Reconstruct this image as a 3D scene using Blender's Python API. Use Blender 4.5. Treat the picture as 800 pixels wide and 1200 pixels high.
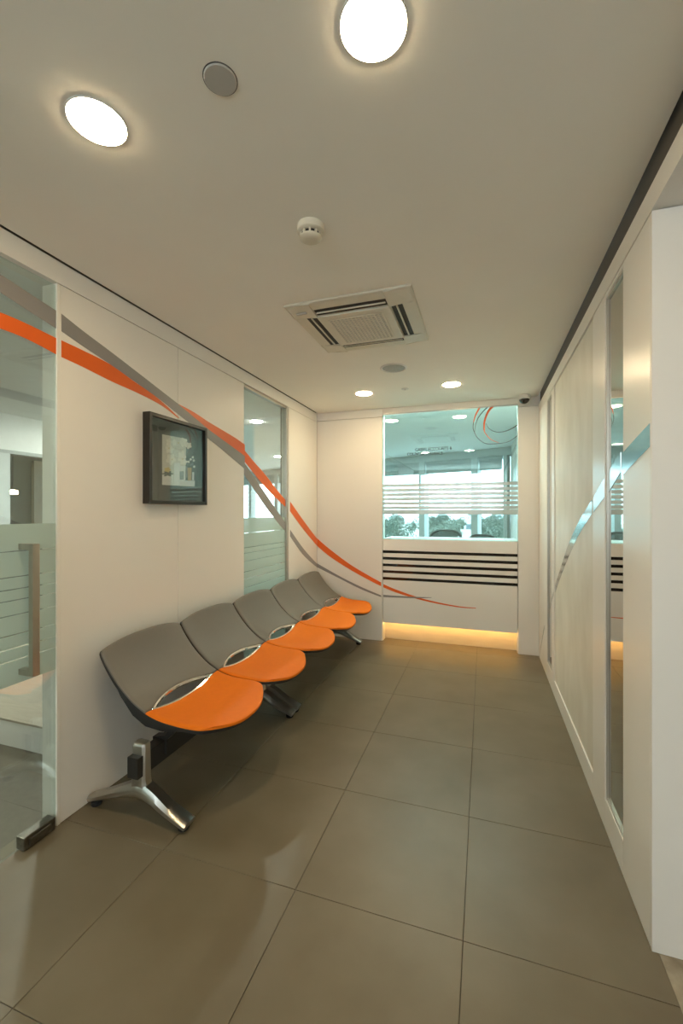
import bpy, bmesh, math, random
from mathutils import Vector, Matrix
random.seed(7)
S = bpy.context.scene
C = S.collection
for o in list(bpy.data.objects): bpy.data.objects.remove(o)

# ---------------------------------------------------------------- camera, sky, exposure
FPX = 500.0                                   # focal length in pixels of the 800x1200 frame
YAW = math.atan(166.5 / FPX)
EYE = 1.405
cam = bpy.data.cameras.new('camera')
cam.sensor_fit = 'VERTICAL'; cam.sensor_height = 36.0; cam.lens = 36.0 * FPX / 1200.0
cam.clip_start = 0.02; cam.clip_end = 600
camo = bpy.data.objects.new('camera', cam); C.objects.link(camo)
camo.location = (0, 0, EYE); camo.rotation_euler = (math.pi / 2, 0, YAW)
S.camera = camo

w = bpy.data.worlds.new('overcast_sky'); S.world = w; w.use_nodes = True
nt = w.node_tree; nt.nodes.clear()
wo = nt.nodes.new('ShaderNodeOutputWorld'); wb = nt.nodes.new('ShaderNodeBackground')
wn = nt.nodes.new('ShaderNodeTexNoise'); wn.inputs['Scale'].default_value = 2.0; wn.inputs['Detail'].default_value = 3
wr = nt.nodes.new('ShaderNodeValToRGB')
wr.color_ramp.elements[0].color = (0.80, 0.90, 1.0, 1); wr.color_ramp.elements[1].color = (0.95, 0.98, 1.0, 1)
nt.links.new(wn.outputs['Fac'], wr.inputs['Fac']); nt.links.new(wr.outputs['Color'], wb.inputs['Color'])
wb.inputs['Strength'].default_value = 3.2
nt.links.new(wb.outputs['Background'], wo.inputs['Surface'])

vs = S.view_settings
vs.view_transform = 'Standard'; vs.look = 'None'; vs.gamma = 1.0; vs.use_curve_mapping = False
vs.exposure = 1.22
LAMP = 63.0                                   # radiance of a downlight disc
LAMPC = (1.0, 0.775, 0.47)

# ---------------------------------------------------------------- photo pixel -> place on a known plane
cY, sY = math.cos(YAW), math.sin(YAW)
def ray(px, py):
    x = (px - 400.0) / FPX
    return (x * cY - sY, x * sY + cY, (600.0 - py) / FPX)
def on_x(px, py, X):
    r = ray(px, py); t = X / r[0]; return (r[1] * t, EYE + r[2] * t)
def on_y(px, py, Y):
    r = ray(px, py); t = Y / r[1]; return (r[0] * t, EYE + r[2] * t)

# ---------------------------------------------------------------- materials
def nodes(name):
    m = bpy.data.materials.new(name); m.use_nodes = True
    return m, m.node_tree, m.node_tree.nodes['Principled BSDF']
def mat(name, col, rough=0.5, metal=0.0, var=0.04, scale=8.0, bump=0.0, bscale=60.0, coat=0.0, spec=0.5, stretch=(1, 1, 1), col2=None, detail=4):
    m, t, b = nodes(name)
    tc = t.nodes.new('ShaderNodeTexCoord'); mp = t.nodes.new('ShaderNodeMapping')
    mp.inputs['Scale'].default_value = stretch
    g = t.nodes.new('ShaderNodeNewGeometry')
    t.links.new(g.outputs['Position'], mp.inputs['Vector'])
    n = t.nodes.new('ShaderNodeTexNoise'); n.inputs['Scale'].default_value = scale; n.inputs['Detail'].default_value = detail
    t.links.new(mp.outputs['Vector'], n.inputs['Vector'])
    r = t.nodes.new('ShaderNodeValToRGB')
    c2 = col2 if col2 else tuple(min(1, c * (1 + var)) for c in col)
    c1 = col if col2 else tuple(c * (1 - var) for c in col)
    r.color_ramp.elements[0].position = 0.3; r.color_ramp.elements[1].position = 0.7
    r.color_ramp.elements[0].color = (*c1, 1); r.color_ramp.elements[1].color = (*c2, 1)
    t.links.new(n.outputs['Fac'], r.inputs['Fac']); t.links.new(r.outputs['Color'], b.inputs['Base Color'])
    b.inputs['Roughness'].default_value = rough; b.inputs['Metallic'].default_value = metal
    b.inputs['Coat Weight'].default_value = coat; b.inputs['Coat Roughness'].default_value = 0.08
    b.inputs['Specular IOR Level'].default_value = spec
    if bump > 0:
        n2 = t.nodes.new('ShaderNodeTexNoise'); n2.inputs['Scale'].default_value = bscale; n2.inputs['Detail'].default_value = 3
        t.links.new(mp.outputs['Vector'], n2.inputs['Vector'])
        bp = t.nodes.new('ShaderNodeBump'); bp.inputs['Strength'].default_value = bump; bp.inputs['Distance'].default_value = 0.002
        t.links.new(n2.outputs['Fac'], bp.inputs['Height']); t.links.new(bp.outputs['Normal'], b.inputs['Normal'])
    return m
def emit(name, col, strength):
    m = bpy.data.materials.new(name); m.use_nodes = True; t = m.node_tree; t.nodes.clear()
    o = t.nodes.new('ShaderNodeOutputMaterial'); e = t.nodes.new('ShaderNodeEmission')
    e.inputs['Color'].default_value = (*col, 1); e.inputs['Strength'].default_value = strength
    t.links.new(e.outputs[0], o.inputs['Surface']); return m
def glass(name, tint, base=0.03, rough=0.0, rcol=(1, 1, 1)):
    """thin pane: tinted see-through + mirror-like reflection that grows at grazing angles"""
    m = bpy.data.materials.new(name); m.use_nodes = True; t = m.node_tree; t.nodes.clear()
    o = t.nodes.new('ShaderNodeOutputMaterial'); mx = t.nodes.new('ShaderNodeMixShader')
    tr = t.nodes.new('ShaderNodeBsdfTransparent'); gl = t.nodes.new('ShaderNodeBsdfGlossy')
    lw = t.nodes.new('ShaderNodeLayerWeight'); lw.inputs['Blend'].default_value = 0.5
    fr = t.nodes.new('ShaderNodeMath'); fr.operation = 'POWER'; fr.inputs[1].default_value = 5.0
    t.links.new(lw.outputs['Facing'], fr.inputs[0])
    ad = t.nodes.new('ShaderNodeMath'); ad.operation = 'MULTIPLY_ADD'; ad.use_clamp = True
    ad.inputs[1].default_value = 1.0 - base; ad.inputs[2].default_value = base
    tr.inputs['Color'].default_value = (*tint, 1); gl.inputs['Color'].default_value = (*rcol, 1); gl.inputs['Roughness'].default_value = rough
    t.links.new(fr.outputs[0], ad.inputs[0]); t.links.new(ad.outputs[0], mx.inputs['Fac'])
    t.links.new(tr.outputs[0], mx.inputs[1]); t.links.new(gl.outputs[0], mx.inputs[2]); t.links.new(mx.outputs[0], o.inputs['Surface'])
    return m
def frost(name, col, clear=0.25, gloss=0.08):
    m = bpy.data.materials.new(name); m.use_nodes = True; t = m.node_tree; t.nodes.clear()
    o = t.nodes.new('ShaderNodeOutputMaterial'); m1 = t.nodes.new('ShaderNodeMixShader'); m2 = t.nodes.new('ShaderNodeMixShader'); m3 = t.nodes.new('ShaderNodeMixShader')
    d = t.nodes.new('ShaderNodeBsdfDiffuse'); tl = t.nodes.new('ShaderNodeBsdfTranslucent'); tr = t.nodes.new('ShaderNodeBsdfTransparent'); gl = t.nodes.new('ShaderNodeBsdfGlossy')
    n = t.nodes.new('ShaderNodeTexNoise'); n.inputs['Scale'].default_value = 5
    r = t.nodes.new('ShaderNodeValToRGB'); r.color_ramp.elements[0].color = (*[c * 0.96 for c in col], 1); r.color_ramp.elements[1].color = (*col, 1)
    g = t.nodes.new('ShaderNodeNewGeometry'); t.links.new(g.outputs['Position'], n.inputs['Vector']); t.links.new(n.outputs['Fac'], r.inputs['Fac'])
    for s_ in (d, tl): t.links.new(r.outputs['Color'], s_.inputs['Color'])
    gl.inputs['Roughness'].default_value = 0.15
    m1.inputs['Fac'].default_value = 0.4; m2.inputs['Fac'].default_value = clear; m3.inputs['Fac'].default_value = gloss
    t.links.new(d.outputs[0], m1.inputs[1]); t.links.new(tl.outputs[0], m1.inputs[2])
    t.links.new(m1.outputs[0], m2.inputs[1]); t.links.new(tr.outputs[0], m2.inputs[2])
    t.links.new(m2.outputs[0], m3.inputs[1]); t.links.new(gl.outputs[0], m3.inputs[2]); t.links.new(m3.outputs[0], o.inputs['Surface'])
    return m

M = {}
M['ceil'] = mat('ceiling_paint', (0.945, 0.92, 0.845), 0.9, var=0.015, scale=2, bump=0.05)
M['wall'] = mat('white_wall_panel', (0.82, 0.785, 0.725), 0.42, var=0.012, scale=1.5, bump=0.02, bscale=20)
M['gloss'] = mat('white_gloss_panel', (0.84, 0.81, 0.76), 0.30, var=0.01, scale=1.5, bump=0.03, bscale=15)
M['plaster'] = mat('mottled_wall_covering', (0.70, 0.665, 0.58), 0.5, scale=4.0, stretch=(1.6, 1.6, 0.8), col2=(0.80, 0.77, 0.69), bump=0.15, bscale=90, detail=8)
M['joint'] = mat('dark_joint', (0.10, 0.095, 0.085), 0.8)
M['gap'] = mat('shadow_gap_paint', (0.11, 0.092, 0.068), 0.7)
M['tile'] = mat('brown_grey_floor_tile', (0.145, 0.113, 0.066), 0.38, scale=3.5, col2=(0.180, 0.146, 0.094), bump=0.06, bscale=160, detail=10)
M['grout'] = mat('dark_grout', (0.045, 0.036, 0.024), 0.9)
M['stone'] = mat('mottled_stone', (0.22, 0.18, 0.12), 0.55, scale=14, col2=(0.42, 0.36, 0.27), bump=0.2, bscale=40, detail=8)
M['orange_v'] = mat('orange_red_vinyl', (0.78, 0.13, 0.012), 0.35, var=0.05, scale=3)
M['grey_v'] = mat('grey_vinyl', (0.27, 0.255, 0.245), 0.35, var=0.04, scale=3)
M['silver_v'] = mat('silver_mirror_film', (0.58, 0.62, 0.62), 0.16, 1.0, var=0.03, scale=4)
M['orange_f'] = mat('orange_upholstery', (0.84, 0.19, 0.006), 0.6, var=0.02, scale=40, bump=0.03, bscale=500, spec=0.25)
M['grey_f'] = mat('taupe_grey_upholstery', (0.165, 0.150, 0.126), 0.55, var=0.015, scale=40, bump=0.03, bscale=500)
M['black'] = mat('black_plastic', (0.018, 0.017, 0.016), 0.45, var=0.1)
M['chrome'] = mat('polished_chrome', (0.78, 0.77, 0.74), 0.08, 1.0, var=0.02)
M['alu'] = mat('cast_aluminium', (0.50, 0.48, 0.44), 0.30, 1.0, var=0.05, scale=12)
M['steel'] = mat('brushed_steel', (0.50, 0.46, 0.40), 0.30, 1.0, var=0.06, scale=30, stretch=(1, 1, 0.05))
M['dksteel'] = mat('dark_stained_steel', (0.20, 0.185, 0.16), 0.35, 1.0, var=0.25, scale=60)
M['frame_alu'] = mat('aluminium_frame', (0.50, 0.48, 0.43), 0.35, 0.6, var=0.03)
M['rubber'] = mat('black_rubber', (0.012, 0.012, 0.012), 0.8)
M['ac'] = mat('ivory_plastic', (0.72, 0.67, 0.55), 0.45, var=0.015)
M['acd'] = mat('dark_louvre_slot', (0.03, 0.027, 0.022), 0.7)
M['cap'] = mat('grey_cover_plate', (0.50, 0.49, 0.46), 0.5, var=0.02)
M['white'] = mat('white_plastic', (0.78, 0.76, 0.72), 0.4, var=0.015)
M['beige'] = mat('beige_laminate', (0.68, 0.58, 0.42), 0.5, scale=5, var=0.06, stretch=(1, 1, 6))
M['spk'] = mat('perforated_speaker_grille', (0.40, 0.40, 0.37), 0.6, var=0.25, scale=220, detail=1)
M['lamp_cool'] = emit('lit_office_downlight_disc', (1.0, 0.97, 0.86), 320.0)
M['lamp_fill'] = emit('added_fill_light_disc', (1.0, 0.97, 0.88), 150.0)
M['lamp'] = emit('lit_downlight_disc', LAMPC, LAMP)
M['led'] = emit('warm_led_strip', (1.0, 0.58, 0.18), 9.0)
M['pend'] = emit('lit_pendant_shade', (1.0, 0.72, 0.42), 9.0)
M['glass_teal'] = glass('teal_partition_glass', (0.76, 0.945, 0.955), 0.15, 0.0, (0.80, 1.0, 1.0))
M['glass_side'] = glass('pale_green_door_glass', (0.90, 0.955, 0.94), 0.13, 0.0, (0.9, 1, 0.98))
M['glass_win'] = glass('facade_glass', (0.93, 0.97, 0.97), 0.02)
M['frost_w'] = frost('white_frosted_stripe', (0.66, 0.70, 0.68), 0.10)
M['frost_t'] = frost('teal_frosted_film', (0.60, 0.72, 0.67), 0.18, 0.06)
M['clearline'] = mat('dark_clear_line', (0.13, 0.14, 0.125), 0.3)
M['mirror'] = mat('dark_mirror_glass', (0.60, 0.585, 0.55), 0.015, 1.0, var=0.01)
M['slit'] = mat('dark_slot_glass', (0.014, 0.011, 0.008), 0.04, var=0.05, spec=0.5)
M['teal_edge'] = mat('green_glass_edge', (0.42, 0.58, 0.55), 0.25)
M['fr_black'] = mat('black_frame_lacquer', (0.017, 0.014, 0.010), 0.30)
M['matboard'] = mat('dark_green_grey_mat_board', (0.055, 0.066, 0.058), 0.6)
M['picglass'] = glass('picture_glass', (0.93, 0.95, 0.95), 0.05)
M['ink'] = mat('dark_lettering', (0.012, 0.018, 0.018), 0.5)
M['ink2'] = mat('grey_lettering', (0.06, 0.08, 0.08), 0.5)
M['ocarp'] = mat('office_floor', (0.13, 0.11, 0.08), 0.6, var=0.1, scale=30)
M['oceil'] = mat('office_ceiling', (0.84, 0.86, 0.85), 0.9, var=0.02)
M['mull'] = mat('window_mullion_paint', (0.52, 0.57, 0.57), 0.5, var=0.02)
M['blind'] = mat('grey_roller_blind', (0.36, 0.40, 0.40), 0.8, var=0.08, scale=60)
M['dkwall'] = mat('dark_grey_wall', (0.10, 0.10, 0.095), 0.7)
M['tan'] = mat('tan_wood_panel', (0.36, 0.31, 0.24), 0.6, scale=6, var=0.1, stretch=(1, 8, 1))
M['leafA'] = mat('hazy_leaf_green', (0.085, 0.105, 0.078), 0.8, var=0.3, scale=0.8)
M['leafB'] = mat('pale_leaf_green', (0.13, 0.15, 0.115), 0.8, var=0.3, scale=0.8)
M['bark'] = mat('bark', (0.12, 0.09, 0.06), 0.9)
M['bld'] = mat('pale_render', (0.62, 0.57, 0.50), 0.8, var=0.05, scale=0.3)
M['bldg'] = mat('grey_render', (0.52, 0.54, 0.54), 0.8, var=0.05, scale=0.3)
M['bwin'] = mat('dark_far_window', (0.12, 0.15, 0.17), 0.3)
M['ground'] = mat('hazy_ground', (0.50, 0.52, 0.47), 0.9, var=0.15, scale=0.05)
M['paper'] = mat('cream_paper', (0.62, 0.60, 0.53), 0.7)
M['paper2'] = mat('white_tabletop_print', (0.70, 0.70, 0.67), 0.7)
M['petal'] = mat('cream_petal_print', (0.80, 0.77, 0.68), 0.7, var=0.06, scale=60)
M['vase'] = mat('white_vase_print', (0.74, 0.75, 0.73), 0.7)
M['vase_g'] = mat('grey_vase_print', (0.20, 0.22, 0.21), 0.7)
M['vase_o'] = mat('ochre_vase_print', (0.52, 0.34, 0.15), 0.7, var=0.1, scale=60)
M['leafp'] = mat('dark_leaf_print', (0.10, 0.12, 0.11), 0.7)
M['yel'] = mat('yellow_centre_print', (0.62, 0.50, 0.20), 0.7)
M['mesh'] = frost('black_chair_mesh', (0.03, 0.032, 0.03), 0.5, 0.01)

# ---------------------------------------------------------------- mesh helpers
def box(bm, x0, x1, y0, y1, z0, z1):
    v = [bm.verts.new((x, y, z)) for x in (x0, x1) for y in (y0, y1) for z in (z0, z1)]
    for f in ((0, 1, 3, 2), (4, 6, 7, 5), (0, 4, 5, 1), (2, 3, 7, 6), (0, 2, 6, 4), (1, 5, 7, 3)):
        bm.faces.new([v[i] for i in f])
    return v
def bx(*a):
    bm = bmesh.new(); box(bm, *a); return bm
def lathe(bm, prof, c, n=32, axis='z', cap0=True, cap1=True):
    rings = []
    for r, z in prof:
        ring = []
        for i in range(n):
            a = 2 * math.pi * i / n
            p = (c[0] + r * math.cos(a), c[1] + r * math.sin(a), c[2] + z) if axis == 'z' else (c[0] + z, c[1] + r * math.cos(a), c[2] + r * math.sin(a))
            ring.append(bm.verts.new(p))
        rings.append(ring)
    for a, b in zip(rings, rings[1:]):
        for i in range(n): bm.faces.new((a[i], a[(i + 1) % n], b[(i + 1) % n], b[i]))
    if cap0: bm.faces.new(rings[0])
    if cap1: bm.faces.new(rings[-1])
def loft(bm, secs):
    """secs: list of rings of equal length"""
    rings = [[bm.verts.new(p) for p in s] for s in secs]
    n = len(rings[0])
    for a, b in zip(rings, rings[1:]):
        for i in range(n): bm.faces.new((a[i], a[(i + 1) % n], b[(i + 1) % n], b[i]))
    bm.faces.new(rings[0]); bm.faces.new(rings[-1])
def tube(bm, pts, r, n=8, closed=False):
    pts = [Vector(p) for p in pts]; N = len(pts); secs = []
    up = Vector((0.123, 0.31, 0.94)).normalized()
    for i, p in enumerate(pts):
        a = pts[(i - 1) % N] if (closed or i > 0) else p
        b = pts[(i + 1) % N] if (closed or i < N - 1) else p
        t = (b - a).normalized(); s = t.cross(up).normalized(); u = s.cross(t)
        rr = r[i] if isinstance(r, (list, tuple)) else r
        secs.append([p + (s * math.cos(2 * math.pi * k / n) + u * math.sin(2 * math.pi * k / n)) * rr for k in range(n)])
    if not closed: loft(bm, secs); return
    rings = [[bm.verts.new(q) for q in s_] for s_ in secs]
    for i in range(N):
        a, b = rings[i], rings[(i + 1) % N]
        for k in range(n): bm.faces.new((a[k], a[(k + 1) % n], b[(k + 1) % n], b[k]))
WL = {}                                        # world location of each object's origin
def root(name, loc, label=None, cat=None, group=None, kind=None):
    o = bpy.data.objects.new(name, None); C.objects.link(o); o.location = loc; o.empty_display_size = 0.1
    WL[o] = Vector(loc); tag(o, label, cat, group, kind); return o
def tag(o, label=None, cat=None, group=None, kind=None):
    if label: o['label'] = label
    if cat: o['category'] = cat
    if group: o['group'] = group
    if kind: o['kind'] = kind
    return o
def obj(name, bm, m, parent=None, smooth=False, bevel=0.0, seg=2, origin=None):
    bmesh.ops.recalc_face_normals(bm, faces=bm.faces)
    xs = [v.co for v in bm.verts]
    if origin is None:
        lo = [min(v[i] for v in xs) for i in range(3)]; hi = [max(v[i] for v in xs) for i in range(3)]
        origin = Vector(((lo[0] + hi[0]) / 2, (lo[1] + hi[1]) / 2, lo[2]))
    origin = Vector(origin)
    for v in bm.verts: v.co -= origin
    if smooth:
        for f in bm.faces: f.smooth = True
    me = bpy.data.meshes.new(name); bm.to_mesh(me); bm.free()
    if smooth: me.set_sharp_from_angle(angle=math.radians(40))
    if isinstance(m, (list, tuple)):
        for k in m: me.materials.append(k)
    else: me.materials.append(m)
    o = bpy.data.objects.new(name, me); C.objects.link(o)
    WL[o] = origin
    if parent is not None:
        o.parent = parent; o.location = origin - WL[parent]
    else: o.location = origin
    if bevel > 0:
        b = o.modifiers.new('bevel', 'BEVEL'); b.width = bevel; b.segments = seg; b.limit_method = 'ANGLE'
    return o
def struct(name, bm, m, label=None, **k):
    o = obj(name, bm, m, **k); o['kind'] = 'structure'
    if label: o['label'] = label
    return o
def catmull(pts, n):
    """n samples along a smooth curve through pts (any dimension)"""
    P = [pts[0]] + list(pts) + [pts[-1]]; out = []
    for k in range(n):
        u = k / (n - 1) * (len(pts) - 1); i = min(int(u), len(pts) - 2); t = u - i
        p0, p1, p2, p3 = P[i], P[i + 1], P[i + 2], P[i + 3]
        out.append(tuple(0.5 * (2 * b + (c - a) * t + (2 * a - 5 * b + 4 * c - d) * t * t + (3 * b - a - 3 * c + d) * t ** 3) for a, b, c, d in zip(p0, p1, p2, p3)))
    return out
def ribbon(bm, up, lo, f, n=40, d=(0, 0, 0.0)):
    """flat band between two edges given in photo pixels; f(px,py)->xyz on its wall; d = thickness vector"""
    U = [Vector(f(*p)) for p in catmull(up, n)]; L = [Vector(f(*p)) for p in catmull(lo, n)]; d = Vector(d)
    secs = [(a, b, b + d, a + d) for a, b in zip(U, L)]
    loft(bm, secs)

HC = 2.535                                     # ceiling height
WLX, WRX, BY = -1.81, 0.51, 4.55               # left wall, right wall, back wall
HEAD = 2.43

# ---------------------------------------------------------------- floor: 600 mm tiles
fl = struct('floor', bx(WLX - 0.10, WRX + 0.02, -2.6, BY + 0.16, -0.06, -0.003), M['grout'])
tx0, ty0, TS = -0.064, 1.452, 0.6
tile_mesh = {}
xe = [WLX - 0.10] + [tx0 + TS * i for i in (-2, -1, 0)] + [WRX + 0.02]
ye = [-2.6] + [ty0 + TS * j for j in range(-6, 6)] + [BY + 0.16]
JT = 0.0009
for i in range(len(xe) - 1):
    for j in range(len(ye) - 1):
        if ye[j + 1] - ye[j] < 0.02: continue
        sx, sy = round(xe[i + 1] - xe[i], 3), round(ye[j + 1] - ye[j], 3)
        if (sx, sy) not in tile_mesh:
            t = obj('floor_tile', bx(xe[i] + JT, xe[i + 1] - JT, ye[j] + JT, ye[j + 1] - JT, -0.012, 0.0), M['tile'], fl, bevel=0.0009, seg=1)
            tile_mesh[(sx, sy)] = t
        else:
            s0 = tile_mesh[(sx, sy)]; t = s0.copy(); C.objects.link(t); t.parent = fl
            t.location = Vector(((xe[i] + xe[i + 1]) / 2, (ye[j] + ye[j + 1]) / 2, -0.012)) - WL[fl]
# side lobby beyond the opening on the right: stone floor
struct('floor_lobby', bx(WRX + 0.02, 3.2, -2.6, 1.70, -0.06, -0.001), M['stone'], 'mottled stone floor of the side lobby')

# ---------------------------------------------------------------- ceiling
struct('ceiling', bx(WLX - 0.012 + 0.022, WRX - 0.004, -2.6, BY + 0.05, HC, HC + 0.06), M['ceil'])
struct('ceiling_lobby', bx(WRX + 0.13, 3.2, -2.6, 1.62, 2.60, 2.66), M['ceil'], 'plain ceiling of the side lobby')

# ---------------------------------------------------------------- left wall
wl = struct('wall_left', bx(WLX - 0.09, WLX - 0.031, 1.4245, 2.978, 0, HC), M['joint'], 'white panelled wall with orange and grey ribbons')
obj('wall_core', bx(WLX - 0.09, WLX - 0.03, 3.80, BY + 0.08, 0, HC), M['joint'], wl)
obj('header_panel', bx(WLX - 0.09, WLX, -2.6, 4.549, HEAD + 0.003, HC - 0.004), M['wall'], wl)
obj('shadow_gap', bx(WLX - 0.09, WLX - 0.012, -2.6, 4.549, HC - 0.0035, HC + 0.05), M['gap'], wl)
for a, b in ((1.425, 2.203), (2.206, 2.978), (3.80, 4.549)):
    obj('wall_panel', bx(WLX - 0.03, WLX, a, b, 0.002, HEAD), M['wall'], wl, bevel=0.0015)
obj('wall_panel', bx(WLX - 0.09, WLX, -2.6, -0.35, 0.002, HEAD), M['wall'], wl)
# ribbons (orange and grey vinyl): edges read in photo pixels, laid on the wall plane
def z3(l): return [(x / 3.077, 250 + y / 3.077) for x, y in l]
def z8(l): return [(260 + x / 4.0, 430 + y / 4.0) for x, y in l]
fW = lambda e: (lambda px, py: (WLX + e, *on_x(px, py, WLX + e)))
GX = WLX - 0.030; GD = WLX - 0.012                               # glass plane in the left wall
fG = lambda e, g=None: (lambda px, py: ((g or GX) + 0.006 + e, *on_x(px, py, (g or GX) + 0.006 + e)))
fB = lambda e: (lambda px, py: ((lambda q: (q[0], BY - e, q[1]))(on_y(px, py, BY - e))))
T1 = 0.0012
bm = bmesh.new(); ribbon(bm, z3([(221, 458), (300, 495), (390, 541), (480, 604), (570, 668), (645, 737)]), z3([(221, 518), (300, 555), (400, 605), (500, 650), (580, 692), (643, 739)]), fW(0.0002), d=(T1, 0, 0))
obj('orange_ribbon', bm, M['orange_v'], wl)
bm = bmesh.new(); ribbon(bm, z3([(640, 686), (700, 718), (750, 751), (800, 781), (845, 808), (882, 834)]), z3([(640, 690), (700, 740), (750, 782), (800, 818), (845, 848), (882, 877)]), fW(0.0002), d=(T1, 0, 0))
obj('orange_ribbon', bm, M['orange_v'], wl)
bm = bmesh.new(); ribbon(bm, z3([(221, 362), (300, 425), (400, 500), (500, 577), (600, 655), (645, 690), (700, 736), (750, 778), (800, 815), (882, 875)]),
                         z3([(221, 425), (300, 480), (390, 540), (480, 603), (570, 667), (645, 727), (700, 770), (750, 812), (800, 852), (882, 922)]), fW(0.0004), d=(T1, 0, 0))
obj('grey_ribbon', bm, M['grey_v'], wl)
bm = bmesh.new(); ribbon(bm, z8([(319, 631), (380, 718), (444, 804)]), z8([(319, 676), (380, 760), (444, 837)]), fW(0.0002), d=(T1, 0, 0)); obj('orange_ribbon', bm, M['orange_v'], wl)
bm = bmesh.new(); ribbon(bm, z8([(319, 763), (380, 850), (444, 922)]), z8([(319, 794), (380, 880), (444, 939)]), fW(0.0002), d=(T1, 0, 0)); obj('grey_ribbon', bm, M['grey_v'], wl)

# glass door (open run of glass towards the camera)
d1 = struct('door_1', bx(GD - 0.006, GD + 0.006, 0.35, 1.407, 0.012, HEAD - 0.01), M['glass_side'], 'frameless glass door with frosted band and steel pull handle')
FZ0, FZ1 = 0.70, 1.358
lines = [0.800, 0.850, 0.905, 0.985, 1.045, 1.090, 1.140, 1.245]
def frosted(par, y0, y1, zs, z0, z1, GX, m=M['frost_t']):
    e = [z0] + zs + [z1]
    for a, b in zip(e, e[1:]):
        obj('frosted_band', bx(GX + 0.0065, GX + 0.0075, y0, y1, a + 0.0022, b - 0.0022), m, par)
frosted(d1, 0.35, 1.405, lines, FZ0, FZ1, GD)
h = obj('pull_handle', bx(GD + 0.065, GD + 0.090, 1.245, 1.275, 0.735, 1.275), M['steel'], d1, bevel=0.002)
for z in (0.735, 1.25): obj('handle_standoff', bx(GD + 0.006, GD + 0.066, 1.245, 1.275, z, z + 0.025), M['steel'], h, bevel=0.001)
p = obj('patch_hinge', bx(GD - 0.022, GD + 0.026, 1.255, 1.392, 0.004, 0.058), M['dksteel'], d1, bevel=0.004)
obj('cover_plate', bx(GD + 0.026, GD + 0.034, 1.275, 1.368, 0.014, 0.046), M['dksteel'], p, bevel=0.003)
bm = bmesh.new(); ribbon(bm, z3([(-320, 235), (-200, 280), (0, 357), (100, 400), (214, 456)]), z3([(-320, 310), (-200, 345), (0, 415), (100, 455), (214, 515)]), fG(0.0003, GD), d=(T1, 0, 0)); obj('orange_ribbon', bm, M['orange_v'], d1)
bm = bmesh.new(); ribbon(bm, z3([(-320, 30), (-200, 100), (0, 220), (100, 285), (214, 359)]), z3([(-320, 90), (-200, 162), (0, 285), (100, 350), (214, 423)]), fG(0.0003, GD), d=(T1, 0, 0)); obj('grey_ribbon', bm, M['grey_v'], d1)
jb = struct('trim_1', bx(WLX - 0.09, WLX + 0.001, 1.4085, 1.424, 0, HEAD), M['wall'], 'slim white jamb beside the glass door', bevel=0.001)
gp = struct('window_4', bx(GD - 0.006, GD + 0.006, -0.35, 0.345, 0.012, HEAD - 0.01), M['glass_side'], 'fixed glass side panel next to the glass door')

# glass strip window in the left wall
w2 = struct('window_2', bx(GX - 0.006, GX + 0.006, 2.981, 3.765, 0.03, HEAD - 0.02), M['glass_side'], 'tall glass panel with frosted lower half in the panelled wall')
frosted(w2, 2.981, 3.762, [0.42, 0.56, 0.70, 0.79, 0.86, 0.92, 1.005, 1.07, 1.115, 1.235], 0.06, 1.358, GX)
obj('frame_post', bx(GX - 0.03, WLX - 0.004, 3.765, 3.798, 0, HEAD), M['frame_alu'], w2, bevel=0.002)
obj('frame_head', bx(GX - 0.02, WLX - 0.010, 2.981, 3.765, HEAD - 0.02, HEAD), M['frame_alu'], w2)
obj('frame_sill', bx(GX - 0.02, WLX - 0.010, 2.981, 3.765, 0, 0.03), M['frame_alu'], w2)
bm = bmesh.new(); ribbon(bm, z8([(98, 382), (150, 445), (200, 502), (260, 580), (318, 648)]), z8([(98, 434), (150, 500), (200, 560), (240, 602), (318, 676)]), fG(0.0024), d=(T1, 0, 0)); obj('orange_ribbon', bm, M['orange_v'], w2)
bm = bmesh.new(); ribbon(bm, z8([(98, 440), (180, 560), (250, 662), (318, 760)]), z8([(98, 495), (150, 575), (200, 650), (260, 728), (318, 794)]), fG(0.0024), d=(T1, 0, 0)); obj('grey_ribbon', bm, M['grey_v'], w2)

# ---------------------------------------------------------------- back wall
GL, GR = -1.045, 0.322                         # opening of the cash counter
TOP = 2.462
wb_ = struct('wall_back', bx(WLX - 0.05, GL, BY + 0.03, BY + 0.12, 0, HC + 0.05), M['wall'], 'white back wall between the ribbon wall and the counter')
obj('wall_panel', bx(WLX + 0.001, GL - 0.002, BY, BY + 0.03, 0.002, HEAD + 0.01), M['wall'], wb_, bevel=0.0015)
obj('wall_panel', bx(WLX + 0.001, GL - 0.002, BY, BY + 0.03, HEAD + 0.014, HC - 0.002), M['wall'], wb_)
wbr = struct('wall_back_right', bx(GR, WRX + 0.12, BY + 0.03, BY + 0.12, 0, HC + 0.05), M['wall'], 'narrow white wall between the counter and the mirror wall')
obj('wall_panel', bx(GR + 0.002, WRX - 0.0005, BY, BY + 0.03, 0.002, HEAD + 0.01), M['wall'], wbr, bevel=0.0015)
obj('wall_panel', bx(GR + 0.002, WRX - 0.0005, BY, BY + 0.03, HEAD + 0.014, HC - 0.002), M['wall'], wbr)
struct('trim_2', bx(GL, GR, BY + 0.002, BY + 0.12, TOP + 0.012, HC - 0.002), M['wall'], 'white header strip above the counter glass')
def seg_ribbon(ups, los, m, par, e=0.0002):
    bm = bmesh.new(); ribbon(bm, ups, los, fB(e), d=(0, -T1, 0)); return obj('orange_ribbon' if m is M['orange_v'] else 'grey_ribbon', bm, m, par)
seg_ribbon(z8([(429, 788), (500, 850), (600, 925), (700, 985), (746, 1010)]), z8([(429, 823), (500, 885), (600, 950), (700, 1005), (746, 1028)]), M['orange_v'], wb_)
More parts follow.
